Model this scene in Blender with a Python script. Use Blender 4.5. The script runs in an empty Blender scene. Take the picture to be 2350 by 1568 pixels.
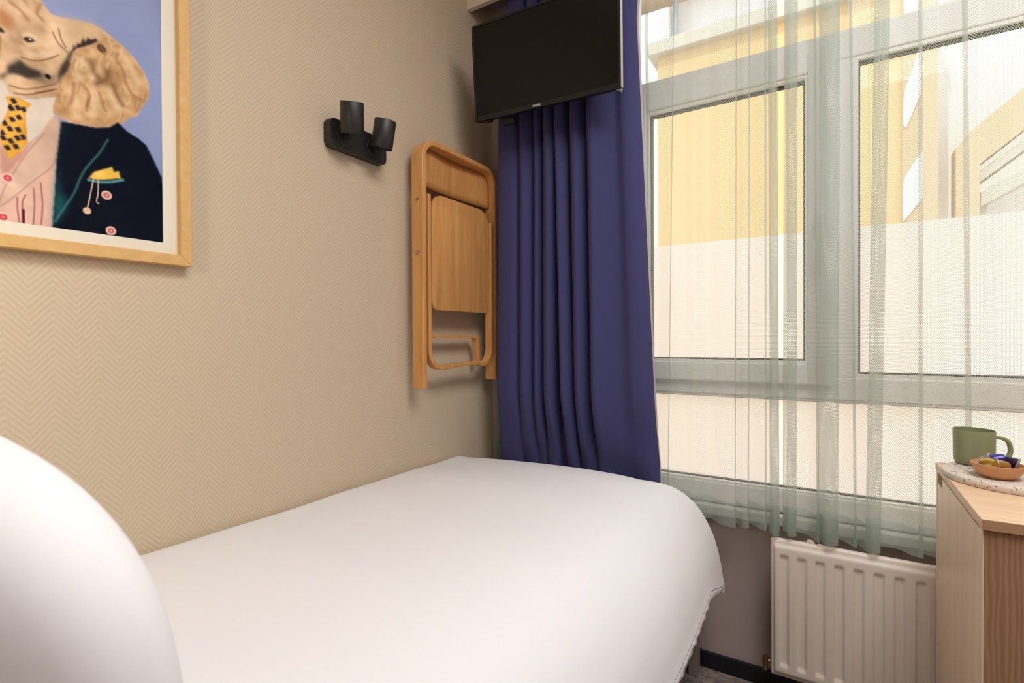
import bpy, bmesh, math, random
import numpy as np
from mathutils import Vector, Matrix
random.seed(7)
PI = math.pi
SC = bpy.context.scene
COL = SC.collection

# ------------------------------------------------------------------ camera
def make_camera():
    yaw, pit, rol = math.radians(32), math.radians(-0.5), math.radians(-0.3)
    cy, sy, cp, sp = math.cos(yaw), math.sin(yaw), math.cos(pit), math.sin(pit)
    f = Vector((-sy * cp, cy * cp, sp)); r = Vector((cy, sy, 0)); u = r.cross(f)
    c, s = math.cos(rol), math.sin(rol)
    r2 = c * r + s * u; u2 = -s * r + c * u
    cd = bpy.data.cameras.new('camera'); co = bpy.data.objects.new('camera', cd); COL.objects.link(co)
    m = Matrix((r2, u2, -f)).transposed().to_4x4(); m.translation = Vector((1.12, -1.6508, 1.0152))
    co.matrix_world = m
    cd.sensor_width = 36; cd.lens = 36 * 1180 / 2350; cd.clip_start = 0.02
    cd.dof.use_dof = True; cd.dof.focus_distance = 1.45; cd.dof.aperture_fstop = 7.1
    SC.camera = co
make_camera()

# ------------------------------------------------------------------ world, sun, lamps, exposure
W = bpy.data.worlds.new('world'); SC.world = W; W.use_nodes = True
bg = W.node_tree.nodes['Background']; bg.inputs[0].default_value = (0.90, 0.95, 1.0, 1); bg.inputs[1].default_value = 2.1

def lamp(name, kind, loc, rot, energy, color, **kw):
    d = bpy.data.lights.new(name, kind); d.energy = energy; d.color = color
    for k, v in kw.items(): setattr(d, k, v)
    o = bpy.data.objects.new(name, d); COL.objects.link(o); o.location = loc; o.rotation_euler = rot
    return o
# the sun comes over our own roof and lights the courtyard walls opposite the window
lamp('sun', 'SUN', (0, -3, 8), (math.radians(42), 0, math.radians(-14)), 2.0, (1.0, 0.93, 0.82), angle=0.01)
# added fill light under the ceiling, no fitting seen there
lamp('ceiling_fill', 'AREA', (1.52, -1.25, 2.41), (0, 0, 0), 33, (1.0, 0.985, 0.965), shape='RECTANGLE', size=0.7, size_y=1.1)
# added unseen warm fill that brightens the left wall, beyond the left edge
lamp('warm_wall_fill', 'AREA', (0.46, -1.95, 1.32), (0, math.radians(90), 0), 5.0, (1.0, 0.88, 0.70), shape='DISK', size=0.3)
# sky portal in the window opening
pl = lamp('window_portal', 'AREA', (1.20, 0.20, 1.42), (math.radians(-90), 0, 0), 1, (1, 1, 1), shape='RECTANGLE', size=1.56, size_y=1.90)
pl.data.cycles.is_portal = True

SC.view_settings.view_transform = 'Standard'; SC.view_settings.look = 'None'
SC.view_settings.gamma = 1; SC.view_settings.use_curve_mapping = False
SC.view_settings.exposure = 0.0
SC.cycles.max_bounces = 10; SC.cycles.diffuse_bounces = 6; SC.cycles.transparent_max_bounces = 24
SC.cycles.sample_clamp_indirect = 6.0
SC.cycles.caustics_reflective = False; SC.cycles.caustics_refractive = False

# ------------------------------------------------------------------ materials
def s2l(c):
    return tuple((x / 12.92 if x <= 0.04045 else ((x + 0.055) / 1.055) ** 2.4) for x in (v / 255 for v in c))
class NT:
    def __init__(s, name):
        s.m = bpy.data.materials.new(name); s.m.use_nodes = True; s.t = s.m.node_tree; s.n = s.t.nodes; s.l = s.t.links
        s.b = s.n['Principled BSDF']; s.out = s.n['Material Output']
    def node(s, k, **kw):
        o = s.n.new(k)
        for a, v in kw.items(): setattr(o, a, v)
        return o
    def put(s, sock, v):
        if hasattr(v, 'is_output') or isinstance(v, bpy.types.NodeSocket): s.l.new(v, sock)
        else: sock.default_value = v
    def math(s, op, a, b=None, c=None):
        o = s.node('ShaderNodeMath', operation=op); s.put(o.inputs[0], a)
        if b is not None: s.put(o.inputs[1], b)
        if c is not None: s.put(o.inputs[2], c)
        return o.outputs[0]
    def mix(s, f, a, b):
        o = s.node('ShaderNodeMix', data_type='RGBA'); s.put(o.inputs[0], f); s.put(o.inputs[6], a); s.put(o.inputs[7], b)
        return o.outputs[2]
    def coord(s, which='Object'):
        return s.node('ShaderNodeTexCoord').outputs[which]
    def mapping(s, v, scale=(1, 1, 1), rot=(0, 0, 0)):
        o = s.node('ShaderNodeMapping'); s.l.new(v, o.inputs[0]); o.inputs['Scale'].default_value = scale; o.inputs['Rotation'].default_value = rot
        return o.outputs[0]
    def noise(s, v, scale, detail=3, rough=0.5):
        o = s.node('ShaderNodeTexNoise'); s.l.new(v, o.inputs['Vector']); o.inputs['Scale'].default_value = scale
        o.inputs['Detail'].default_value = detail; o.inputs['Roughness'].default_value = rough
        return o.outputs[0]
    def bump(s, h, strength=0.3, dist=0.002):
        o = s.node('ShaderNodeBump'); s.l.new(h, o.inputs['Height']); o.inputs['Strength'].default_value = strength; o.inputs['Distance'].default_value = dist
        s.l.new(o.outputs[0], s.b.inputs['Normal']); return o
    def base(s, v): s.put(s.b.inputs['Base Color'], v)
    def set(s, rough=0.5, metal=0.0, spec=0.5):
        s.b.inputs['Roughness'].default_value = rough; s.b.inputs['Metallic'].default_value = metal
        s.b.inputs['Specular IOR Level'].default_value = spec
def rgba(c): return (*s2l(c), 1)

def simple(name, c, rough=0.5, metal=0.0, spec=0.5, var=0.05, nscale=30, bump=0.0):
    t = NT(name); t.set(rough, metal, spec)
    n = t.noise(t.coord(), nscale, 3)
    a = s2l(c); lo = tuple(x * (1 - var) for x in a); hi = tuple(min(1, x * (1 + var)) for x in a)
    t.base(t.mix(n, (*lo, 1), (*hi, 1)))
    if bump: t.bump(n, bump, 0.001)
    return t.m

def wood(name, c1, c2, scale=(40, 40, 2.0), rough=0.45, fine=220, contrast=(0.35, 0.65)):
    t = NT(name); t.set(rough, 0, 0.4)
    v = t.mapping(t.coord(), scale)
    n = t.noise(v, 1.0, 5, 0.62)
    f = t.noise(t.mapping(t.coord(), tuple(x * 5 for x in scale)), 1.0, 2)
    k = t.math('ADD', t.math('MULTIPLY', n, 0.75), t.math('MULTIPLY', f, 0.25))
    r = t.node('ShaderNodeValToRGB'); t.l.new(k, r.inputs[0])
    r.color_ramp.elements[0].position = contrast[0]; r.color_ramp.elements[0].color = rgba(c2)
    r.color_ramp.elements[1].position = contrast[1]; r.color_ramp.elements[1].color = rgba(c1)
    t.base(r.outputs[0]); t.bump(k, 0.08, 0.001)
    return t.m

def shaded_panel(name):  # brown grained oak, with the side's shade put into its colour
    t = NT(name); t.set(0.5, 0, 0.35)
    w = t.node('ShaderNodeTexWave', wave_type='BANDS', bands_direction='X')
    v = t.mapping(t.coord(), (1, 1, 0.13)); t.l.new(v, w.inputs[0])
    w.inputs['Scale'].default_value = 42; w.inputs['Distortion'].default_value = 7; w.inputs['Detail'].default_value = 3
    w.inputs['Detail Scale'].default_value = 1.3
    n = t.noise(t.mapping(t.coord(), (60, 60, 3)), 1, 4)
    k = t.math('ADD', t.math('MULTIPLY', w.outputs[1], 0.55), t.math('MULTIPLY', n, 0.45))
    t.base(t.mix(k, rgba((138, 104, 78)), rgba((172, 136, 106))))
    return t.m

def wallpaper():
    t = NT('herringbone_wallpaper'); t.set(0.75, 0, 0.25)
    sp = t.node('ShaderNodeSeparateXYZ'); t.l.new(t.coord(), sp.inputs[0])
    y, z = sp.outputs[1], sp.outputs[2]
    tri = t.math('PINGPONG', y, 0.0315)
    ph = t.math('MULTIPLY', t.math('ADD', z, t.math('MULTIPLY', tri, 1.15)), 2 * PI / 0.0114)
    s = t.math('SINE', ph)
    rib = t.math('MULTIPLY_ADD', s, 0.5, 0.5)
    gr = t.noise(t.mapping(t.coord(), (1, 420, 150)), 1.0, 2)
    h = t.math('ADD', t.math('MULTIPLY', rib, 0.7), t.math('MULTIPLY', gr, 0.45))
    t.base(t.mix(h, rgba((193, 175, 150)), rgba((208, 192, 169))))
    t.bump(h, 0.24, 0.0018)
    return t.m

def mesh_fabric(name, col, hole=0.36, shade=None):
    """open net weave: staggered oval holes laid out along the cloth (UV in metres)"""
    t = NT(name); t.n.remove(t.b)
    sp = t.node('ShaderNodeSeparateXYZ'); t.l.new(t.coord('UV'), sp.inputs[0])
    u = t.math('DIVIDE', sp.outputs[0], 0.0044); v = t.math('DIVIDE', sp.outputs[1], 0.0033)
    row = t.math('FLOOR', v)
    off = t.math('MULTIPLY', t.math('FLOORED_MODULO', row, 2.0), 0.5)
    fu = t.math('SUBTRACT', t.math('FRACT', t.math('ADD', u, off)), 0.5)
    fv = t.math('SUBTRACT', t.math('FRACT', v), 0.5)
    d = t.math('ADD', t.math('POWER', t.math('MULTIPLY', fu, 1.0), 2.0), t.math('POWER', t.math('MULTIPLY', fv, 0.86), 2.0))
    fac = t.math('LESS_THAN', d, hole * hole)
    df = t.node('ShaderNodeBsdfDiffuse'); df.inputs[0].default_value = rgba(shade or col)
    tl = t.node('ShaderNodeBsdfTranslucent'); tl.inputs[0].default_value = rgba(col)
    m1 = t.node('ShaderNodeMixShader'); m1.inputs[0].default_value = 0.5; t.l.new(df.outputs[0], m1.inputs[1]); t.l.new(tl.outputs[0], m1.inputs[2])
    tr = t.node('ShaderNodeBsdfTransparent')
    m2 = t.node('ShaderNodeMixShader'); t.l.new(fac, m2.inputs[0]); t.l.new(m1.outputs[0], m2.inputs[1]); t.l.new(tr.outputs[0], m2.inputs[2])
    t.l.new(m2.outputs[0], t.out.inputs[0])
    return t.m

def cloth(name, col, transl=0.0, rough=0.9, weave=900, bump=0.12, sheen=0.0):
    t = NT(name); t.set(rough, 0, 0.15)
    n = t.noise(t.mapping(t.coord(), (1, 1, 0.35)), weave, 2)
    a = s2l(col)
    t.base(t.mix(n, (*[x * 0.94 for x in a], 1), (*[min(1, x * 1.05) for x in a], 1)))
    t.bump(n, bump, 0.0006)
    if sheen: t.b.inputs['Sheen Weight'].default_value = sheen
    if transl:
        tl = t.node('ShaderNodeBsdfTranslucent'); tl.inputs[0].default_value = rgba(col)
        m = t.node('ShaderNodeMixShader'); m.inputs[0].default_value = transl
        t.l.new(t.b.outputs[0], m.inputs[1]); t.l.new(tl.outputs[0], m.inputs[2]); t.l.new(m.outputs[0], t.out.inputs[0])
    return t.m

def bed_linen(name):
    t = NT(name); t.set(0.85, 0, 0.2)
    n = t.noise(t.coord(), 5, 4, 0.55); f = t.noise(t.coord(), 60, 3)
    h = t.math('ADD', t.math('MULTIPLY', n, 0.9), t.math('MULTIPLY', f, 0.05))
    t.base((0.805, 0.815, 0.845, 1)); t.bump(h, 0.10, 0.02)
    return t.m

def glass(name, lo=0.016, hi=0.4):
    t = NT(name); t.n.remove(t.b)
    g = t.node('ShaderNodeBsdfGlossy'); g.inputs['Roughness'].default_value = 0.0
    tr = t.node('ShaderNodeBsdfTransparent'); tr.inputs[0].default_value = (0.97, 0.985, 0.98, 1)
    ge = t.node('ShaderNodeNewGeometry'); d = t.node('ShaderNodeVectorMath', operation='DOT_PRODUCT')
    t.l.new(ge.outputs['Incoming'], d.inputs[0]); t.l.new(ge.outputs['Normal'], d.inputs[1])
    c = t.math('SUBTRACT', 1.0, t.math('ABSOLUTE', d.outputs['Value']))
    fr = t.math('MULTIPLY_ADD', t.math('POWER', c, 5.0), hi, lo)
    m = t.node('ShaderNodeMixShader'); t.l.new(fr, m.inputs[0]); t.l.new(tr.outputs[0], m.inputs[1]); t.l.new(g.outputs[0], m.inputs[2])
    t.l.new(m.outputs[0], t.out.inputs[0]); return t.m

def frosted(name):
    t = NT(name); t.n.remove(t.b)
    n = t.noise(t.coord(), 3, 2)
    tl = t.node('ShaderNodeBsdfTranslucent'); t.l.new(t.mix(n, (0.91, 0.86, 0.85, 1), (0.96, 0.91, 0.90, 1)), tl.inputs[0])
    tr = t.node('ShaderNodeBsdfTransparent'); tr.inputs[0].default_value = (0.9, 0.9, 0.9, 1)
    m = t.node('ShaderNodeMixShader'); m.inputs[0].default_value = 0.12
    t.l.new(tl.outputs[0], m.inputs[1]); t.l.new(tr.outputs[0], m.inputs[2]); t.l.new(m.outputs[0], t.out.inputs[0]); return t.m

def terrazzo():
    t = NT('terrazzo'); t.set(0.5)
    c = t.coord()
    def chips(scale, thr):
        v = t.node('ShaderNodeTexVoronoi'); t.l.new(c, v.inputs['Vector']); v.inputs['Scale'].default_value = scale
        return v
    v1 = chips(170, 0.3); v2 = chips(75, 0.3)
    f1 = t.math('MULTIPLY', t.math('LESS_THAN', v1.outputs['Distance'], 0.30), t.math('GREATER_THAN', t.noise(c, 60, 1), 0.44))
    f2 = t.math('MULTIPLY', t.math('LESS_THAN', v2.outputs['Distance'], 0.25), t.math('GREATER_THAN', t.noise(c, 33, 1), 0.52))
    def grey(v, lo, hi):
        r = t.node('ShaderNodeSeparateColor'); t.l.new(v.outputs['Color'], r.inputs[0]); return t.mix(r.outputs[0], lo, hi)
    ch = grey(v1, (0.05, 0.045, 0.05, 1), (0.42, 0.33, 0.27, 1))
    ch2 = grey(v2, (0.05, 0.045, 0.05, 1), (0.34, 0.22, 0.16, 1))
    b = t.mix(f1, rgba((212, 203, 192)), ch); b = t.mix(f2, b, ch2)
    t.base(b); return t.m

def carpet():
    t = NT('carpet'); t.set(1.0, 0, 0.05)
    n = t.noise(t.coord(), 45, 5, 0.7); f = t.noise(t.coord(), 350, 2)
    k = t.math('ADD', t.math('MULTIPLY', n, 0.65), t.math('MULTIPLY', f, 0.35))
    r = t.node('ShaderNodeValToRGB'); t.l.new(k, r.inputs[0])
    r.color_ramp.elements[0].position = 0.36; r.color_ramp.elements[0].color = rgba((84, 74, 72))
    r.color_ramp.elements[1].position = 0.64; r.color_ramp.elements[1].color = rgba((168, 154, 148))
    t.base(r.outputs[0]); t.bump(k, 0.8, 0.006); return t.m

M = dict(
    wallpaper=wallpaper(), plaster=simple('painted_plaster', (180, 165, 160), 0.8, bump=0.1, nscale=120, var=0.02),
    ceiling=simple('ceiling_paint', (238, 232, 222), 0.9, var=0.02), carpet=carpet(),
    skirting=simple('black_skirting_paint', (20, 22, 28), 0.45), upvc=simple('white_window_profile', (244, 242, 240), 0.35, var=0.02),
    gasket=simple('dark_rubber_gasket', (70, 66, 64), 0.7), glass=glass('clear_glass'), artglass=glass('non_reflecting_glass', 0.0006, 0.02), film=frosted('frosted_film'),
    sill=simple('sill_paint', (236, 232, 226), 0.4, var=0.02), pelmet=simple('cream_pelmet_paint', (224, 212, 192), 0.6, var=0.02),
    sheer=mesh_fabric('net_curtain_weave', (226, 230, 222), 0.42, (158, 174, 166)), hem=mesh_fabric('net_hem_weave', (206, 220, 214), 0.39, (182, 198, 193)),
    blue=cloth('blue_blackout_cloth', (68, 68, 112), 0.02, sheen=0.08),
    lining=cloth('pale_curtain_lining', (226, 216, 218), 0.35), linen=bed_linen('white_bed_linen'), bedblack=simple('black_bed_fabric', (14, 14, 16), 0.8), bedgrey=simple('grey_lacquered_metal', (150, 142, 138), 0.4),
    beech=wood('beech_plywood', (220, 165, 103), (197, 139, 79), (50, 50, 3.0), 0.38), beechedge=wood('beech_edge', (216, 152, 80), (196, 130, 62), (30, 30, 4), 0.38),
    edgeshade=wood('shaded_top_edge', (184, 148, 114), (160, 124, 92), (4, 60, 60), 0.5), oak=wood('light_oak_laminate', (244, 222, 196), (230, 204, 176), (26, 26, 1.2), 0.42), oaktop=wood('light_oak_top', (228, 198, 166), (212, 180, 146), (3, 30, 30), 0.42),
    shadedside=shaded_panel('shaded_side_wood'), frameoak=wood('picture_frame_oak', (218, 180, 122), (206, 164, 104), (40, 40, 40), 0.5),
    black=simple('matt_black_metal', (38, 36, 36), 0.45, spec=0.5, var=0.03), blackplastic=simple('black_plastic', (16, 16, 17), 0.4), screen=simple('tv_screen_glass', (9, 9, 10), 0.22, spec=0.35, var=0.02),
    steel=simple('steel', (170, 165, 158), 0.3, 1.0), logo=simple('silver_lettering', (205, 200, 195), 0.4), mat=simple('white_passepartout', (238, 228, 216), 0.9, var=0.01),
    radiator=simple('radiator_enamel', (226, 216, 206), 0.38, var=0.02), brass=simple('brass', (170, 140, 90), 0.35, 1.0),
    mug=simple('green_glaze', (136, 141, 106), 0.35, var=0.06, nscale=90), bowl=simple('tan_ceramic', (206, 150, 104), 0.5, var=0.06), terrazzo=terrazzo(),
    purple=simple('dark_purple_foil', (52, 34, 62), 0.28, 0.7), indigo=simple('indigo_foil', (70, 66, 150), 0.28, 0.7), gold=simple('gold_foil', (206, 164, 84), 0.26, 0.85), rim=simple('capsule_rim', (188, 180, 182), 0.3, 0.6),
    pink=simple('pale_pink_glaze', (232, 200, 192), 0.4),
    yellowwall=simple('ochre_render', (214, 181, 130), 0.9, var=0.04, nscale=3), tanwall=simple('tan_render', (205, 176, 140), 0.9, var=0.04, nscale=3), whitewall=simple('white_render', (244, 240, 238), 0.9, var=0.02, nscale=3),
    coping=simple('grey_stone_coping', (196, 186, 170), 0.8), paving=simple('courtyard_paving', (210, 190, 165), 0.9), downpipe=simple('grey_downpipe', (160, 165, 175), 0.5), redled=simple('dark_lens', (40, 24, 24), 0.2),
)

# ------------------------------------------------------------------ object helpers
def link(name, mesh, mat=None, parent=None, smooth=False):
    o = bpy.data.objects.new(name, mesh); COL.objects.link(o)
    if mat is not None:
        for m in (mat if isinstance(mat, (list, tuple)) else [mat]): mesh.materials.append(m)
    if parent: o.parent = parent
    if smooth:
        mesh.polygons.foreach_set('use_smooth', [True] * len(mesh.polygons))
    return o
def obj(name, bm, mat, parent=None, smooth=False, loc=None):
    me = bpy.data.meshes.new(name); bmesh.ops.recalc_face_normals(bm, faces=bm.faces); bm.to_mesh(me); bm.free()
    o = link(name, me, mat, parent, smooth)
    if loc: o.location = loc
    return o
def empty(name, loc=(0, 0, 0), rot=(0, 0, 0)):
    o = bpy.data.objects.new(name, None); COL.objects.link(o); o.location = loc; o.rotation_euler = rot; o.empty_display_size = 0.05
    return o
def tag(o, label, cat, group=None, kind=None):
    o['label'] = label; o['category'] = cat
    if group: o['group'] = group
    if kind: o['kind'] = kind
    return o
def box(bm, lo, hi, bevel=0.0, seg=2):
    r = bmesh.ops.create_cube(bm, size=1.0); vs = r['verts']
    for v in vs:
        v.co = Vector([lo[i] + (v.co[i] + 0.5) * (hi[i] - lo[i]) for i in range(3)])
    if bevel:
        es = list({e for v in vs for e in v.link_edges})
        bmesh.ops.bevel(bm, geom=es, offset=bevel, segments=seg, profile=0.5, affect='EDGES')
    return bm
def bx(lo, hi, bevel=0.0, seg=2): return box(bmesh.new(), lo, hi, bevel, seg)
def prism(bm, pts, axis, a, b, bevel=0.0):
    """polygon pts in the two other axes, extruded along axis from a to b"""
    def P(p, t):
        q = [0, 0, 0]; k = [i for i in range(3) if i != axis]; q[axis] = t; q[k[0]] = p[0]; q[k[1]] = p[1]; return q
    va = [bm.verts.new(P(p, a)) for p in pts]; vb = [bm.verts.new(P(p, b)) for p in pts]; n = len(pts)
    f1 = bm.faces.new(va); f2 = bm.faces.new(vb[::-1])
    for i in range(n): bm.faces.new((va[i], vb[i], vb[(i + 1) % n], va[(i + 1) % n]))
    if bevel:
        es = list(f1.edges) + list(f2.edges)
        bmesh.ops.bevel(bm, geom=es, offset=bevel, segments=2, profile=0.5, affect='EDGES')
    return bm
def rrect(x0, x1, y0, y1, r, n=6):
    o = []
    for cx, cy, a0 in ((x1 - r, y1 - r, 0), (x0 + r, y1 - r, 90), (x0 + r, y0 + r, 180), (x1 - r, y0 + r, 270)):
        for i in range(n + 1):
            a = math.radians(a0 + 90 * i / n); o.append((cx + r * math.cos(a), cy + r * math.sin(a)))
    return o
def lathe(bm, prof, n=48, mat=None, cap=False):
    rings = []
    for r, z in prof:
        if r < 1e-6: rings.append([bm.verts.new((0, 0, z))])
        else: rings.append([bm.verts.new((r * math.cos(2 * PI * i / n), r * math.sin(2 * PI * i / n), z)) for i in range(n)])
    for a, b in zip(rings, rings[1:]):
        for i in range(n):
            j = (i + 1) % n
            if len(a) == 1 and len(b) == 1: continue
            if len(a) == 1: bm.faces.new((a[0], b[j], b[i]))
            elif len(b) == 1: bm.faces.new((a[i], a[j], b[0]))
            else: bm.faces.new((a[i], a[j], b[j], b[i]))
    return bm
def cyl(bm, p0, p1, r, n=20, r1=None):
    p0, p1 = Vector(p0), Vector(p1); d = p1 - p0
    m = Matrix.Translation((p0 + p1) / 2) @ d.to_track_quat('Z', 'Y').to_matrix().to_4x4()
    bmesh.ops.create_cone(bm, cap_ends=True, segments=n, radius1=r, radius2=r if r1 is None else r1, depth=d.length, matrix=m)
    return bm
def sweep(bm, path, w, h, closed=False, up=(1, 0, 0), bev=0.0):
    """rectangular strip w (across, in the path plane) x h (along up) swept along path"""
    up = Vector(up); P = [Vector(p) for p in path]; n = len(P); rings = []
    sec = [(-w / 2, -h / 2), (w / 2, -h / 2), (w / 2, h / 2), (-w / 2, h / 2)]
    if bev:
        b = bev
        sec = [(-w/2+b, -h/2), (w/2-b, -h/2), (w/2, -h/2+b), (w/2, h/2-b), (w/2-b, h/2), (-w/2+b, h/2), (-w/2, h/2-b), (-w/2, -h/2+b)]
    for i in range(n):
        a = P[(i - 1) % n] if (closed or i > 0) else P[i]; b = P[(i + 1) % n] if (closed or i < n - 1) else P[i]
        t = (b - a).normalized(); s = up.cross(t).normalized()
        rings.append([bm.verts.new(P[i] + s * x + up * y) for x, y in sec])
    k = len(sec)
    for i in range(n if closed else n - 1):
        A, B = rings[i], rings[(i + 1) % n]
        for j in range(k): bm.faces.new((A[j], A[(j + 1) % k], B[(j + 1) % k], B[j]))
    if not closed: bm.faces.new(rings[0][::-1]); bm.faces.new(rings[-1])
    return bm
def tube(bm, path, r, n=12, radii=None):
    P = [Vector(p) for p in path]; rings = []; prev = None
    for i in range(len(P)):
        t = (P[min(i + 1, len(P) - 1)] - P[max(i - 1, 0)]).normalized()
        s = prev if prev is not None else (Vector((0, 0, 1)) if abs(t.z) < 0.9 else Vector((1, 0, 0)))
        s = (s - t * s.dot(t)).normalized(); prev = s; q = t.cross(s); rr = radii[i] if radii else r
        rings.append([bm.verts.new(P[i] + rr * (math.cos(2 * PI * j / n) * s + math.sin(2 * PI * j / n) * q)) for j in range(n)])
    for A, B in zip(rings, rings[1:]):
        for j in range(n): bm.faces.new((A[j], A[(j + 1) % n], B[(j + 1) % n], B[j]))
    bm.faces.new(rings[0][::-1]); bm.faces.new(rings[-1])
    return bm
def catmull(P, per=8):
    P = [np.array(p, float) for p in P]; Q = [2 * P[0] - P[1]] + P + [2 * P[-1] - P[-2]]; out = []
    for i in range(1, len(Q) - 2):
        p0, p1, p2, p3 = Q[i - 1:i + 3]
        for k in range(per):
            t = k / per
            out.append(0.5 * ((2 * p1) + (-p0 + p2) * t + (2 * p0 - 5 * p1 + 4 * p2 - p3) * t * t + (-p0 + 3 * p1 - 3 * p2 + p3) * t ** 3))
    out.append(P[-1]); return np.array(out)
def grid_mesh(name, co, uv=None):
    """co: (rows, cols, 3) array -> mesh, fast"""
    r, c = co.shape[:2]; me = bpy.data.meshes.new(name)
    idx = np.arange(r * c).reshape(r, c)
    q = np.stack([idx[:-1, :-1], idx[:-1, 1:], idx[1:, 1:], idx[1:, :-1]], -1).reshape(-1, 4)
    me.vertices.add(r * c); me.vertices.foreach_set('co', co.reshape(-1).astype(np.float32))
    me.loops.add(q.size); me.loops.foreach_set('vertex_index', q.reshape(-1).astype(np.int32))
    me.polygons.add(len(q)); me.polygons.foreach_set('loop_start', np.arange(0, q.size, 4, dtype=np.int32))
    me.polygons.foreach_set('loop_total', np.full(len(q), 4, dtype=np.int32))
    if uv is not None:
        l = me.uv_layers.new(name='UVMap'); l.data.foreach_set('uv', uv.reshape(-1, 2)[q.reshape(-1)].reshape(-1).astype(np.float32))
    me.update(); me.validate(); return me
def bool_window(o, lo, hi): pass

def wl(o):
    v = Vector((0, 0, 0))
    while o is not None: v += o.location; o = o.parent
    return v
def part(name, bm, mat, parent, smooth=False, label=None):
    """a part modelled in room coordinates, hung under its (unrotated) thing"""
    o = obj(name, bm, mat, parent, smooth); o.location = -wl(parent)
    if label: o['label'] = label
    return o
def autosmooth(o, ang=40):
    me = o.data; me.polygons.foreach_set('use_smooth', [True] * len(me.polygons))
    bm = bmesh.new(); bm.from_mesh(me)
    for e in bm.edges:
        if len(e.link_faces) == 2 and e.calc_face_angle(0) > math.radians(ang): e.smooth = False
    bm.to_mesh(me); bm.free(); return o
def struct(o, label, cat): return tag(o, label, cat, kind='structure')

# ================================================================== ROOM SHELL
H = 2.45; XR = 1.95; YB = -3.3
OX0, OX1, OZ0, OZ1 = 0.50, 1.88, 0.505, 2.36
struct(obj('floor', bx((-0.1, YB - 0.1, -0.08), (XR + 0.1, 0.12, 0)), M['carpet']), 'speckled brown grey carpet floor beside the bed', 'floor')
struct(obj('ceiling', bx((-0.1, YB - 0.1, H), (XR + 0.1, 0.12, H + 0.12)), M['ceiling']), 'plain pale ceiling above the room', 'ceiling')
struct(obj('wall_left', bx((-0.1, YB - 0.1, 0), (0, 0.0, H)), M['wallpaper']), 'beige wall with raised herringbone wallpaper behind the bed', 'wall')
struct(obj('wall_right', bx((XR, YB - 0.1, 0), (XR + 0.1, 0.0, H)), M['plaster']), 'plain beige wall on the right of the cabinet', 'wall')
struct(obj('wall_back', bx((0, YB - 0.1, 0), (XR, YB, H)), M['plaster']), 'plain beige wall behind the camera', 'wall')
b = bmesh.new()
box(b, (-0.1, 0, 0), (OX0, 0.12, H)); box(b, (OX1, 0, 0), (XR + 0.1, 0.12, H)); box(b, (OX0, 0, 0), (OX1, 0.12, OZ0)); box(b, (OX0, 0, OZ1), (OX1, 0.12, H))
struct(obj('wall_window', b, M['plaster']), 'plain pale wall around and below the window', 'wall')
b = bx((0.0, -0.012, 0), (XR, 0, 0.048), 0.002)
struct(obj('baseboard_window', b, M['skirting']), 'black skirting board under the radiator wall', 'baseboard')
b = bx((0, YB, 0), (0.012, -2.2, 0.048), 0.002)
struct(obj('baseboard_left', b, M['skirting']), 'black skirting board along the herringbone wall', 'baseboard')

# window: outer frame, one opening sash on the left, fixed panes
win = struct(empty('window_1', (1.19, 0.05, 0.505)), 'white framed window with frosted lower glass behind the net curtain', 'window')
FY0, FY1 = 0.012, 0.072
b = bmesh.new()
box(b, (OX0, FY0, OZ0), (0.568, FY1, OZ1), 0.003)                      # left jamb
box(b, (1.82, FY0, OZ0), (OX1, FY1, OZ1), 0.003)                       # right jamb
box(b, (0.568, FY0, OZ0), (1.82, FY1, 0.566), 0.003)                   # bottom rail
box(b, (0.568, FY0, 2.30), (1.82, FY1, OZ1), 0.003)                    # head
box(b, (0.568, FY0, 1.764), (1.82, FY1, 1.834), 0.003)                 # upper transom
box(b, (0.568, FY0, 0.838), (1.82, FY1, 0.900), 0.003)                 # lower transom
box(b, (1.085, FY0, 0.900), (1.167, FY1, 1.764), 0.003)                # mullion
part('window_frame', b, M['upvc'], win)
def ring(bm, x0, x1, z0, z1, t, y0, y1, bev=0.002):
    box(bm, (x0, y0, z0), (x0 + t, y1, z1), bev); box(bm, (x1 - t, y0, z0), (x1, y1, z1), bev)
    box(bm, (x0 + t, y0, z0), (x1 - t, y1, z0 + t), bev); box(bm, (x0 + t, y0, z1 - t), (x1 - t, y1, z1), bev)
sash = part('sash', (lambda bm: (ring(bm, 0.548, 1.118, 0.878, 1.798, 0.058, -0.006, 0.060, 0.004), bm)[1])(bmesh.new()), M['upvc'], win)
b = bmesh.new()
ring(b, 0.606, 1.060, 0.936, 1.740, 0.007, 0.000, 0.030, 0); ring(b, 1.167, 1.82, 0.900, 1.764, 0.010, 0.016, 0.045, 0)
ring(b, 0.568, 1.82, 0.566, 0.838, 0.007, 0.016, 0.045, 0); ring(b, 0.568, 1.82, 1.834, 2.30, 0.008, 0.016, 0.045, 0)
part('glazing_bead', b, M['upvc'], win)
b = bmesh.new()
ring(b, 0.612, 1.054, 0.942, 1.734, 0.006, 0.022, 0.040, 0); ring(b, 1.176, 1.811, 0.909, 1.755, 0.0055, 0.030, 0.050, 0)
ring(b, 0.574, 1.814, 0.572, 0.832, 0.004, 0.034, 0.050, 0)
part('gasket', b, M['gasket'], win, label='dark rubber gasket')
panes = [(0.606, 1.060, 0.936, 1.740), (1.167, 1.82, 0.900, 1.764), (0.568, 1.82, 0.566, 0.838), (0.568, 1.82, 1.834, 2.30)]
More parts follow.
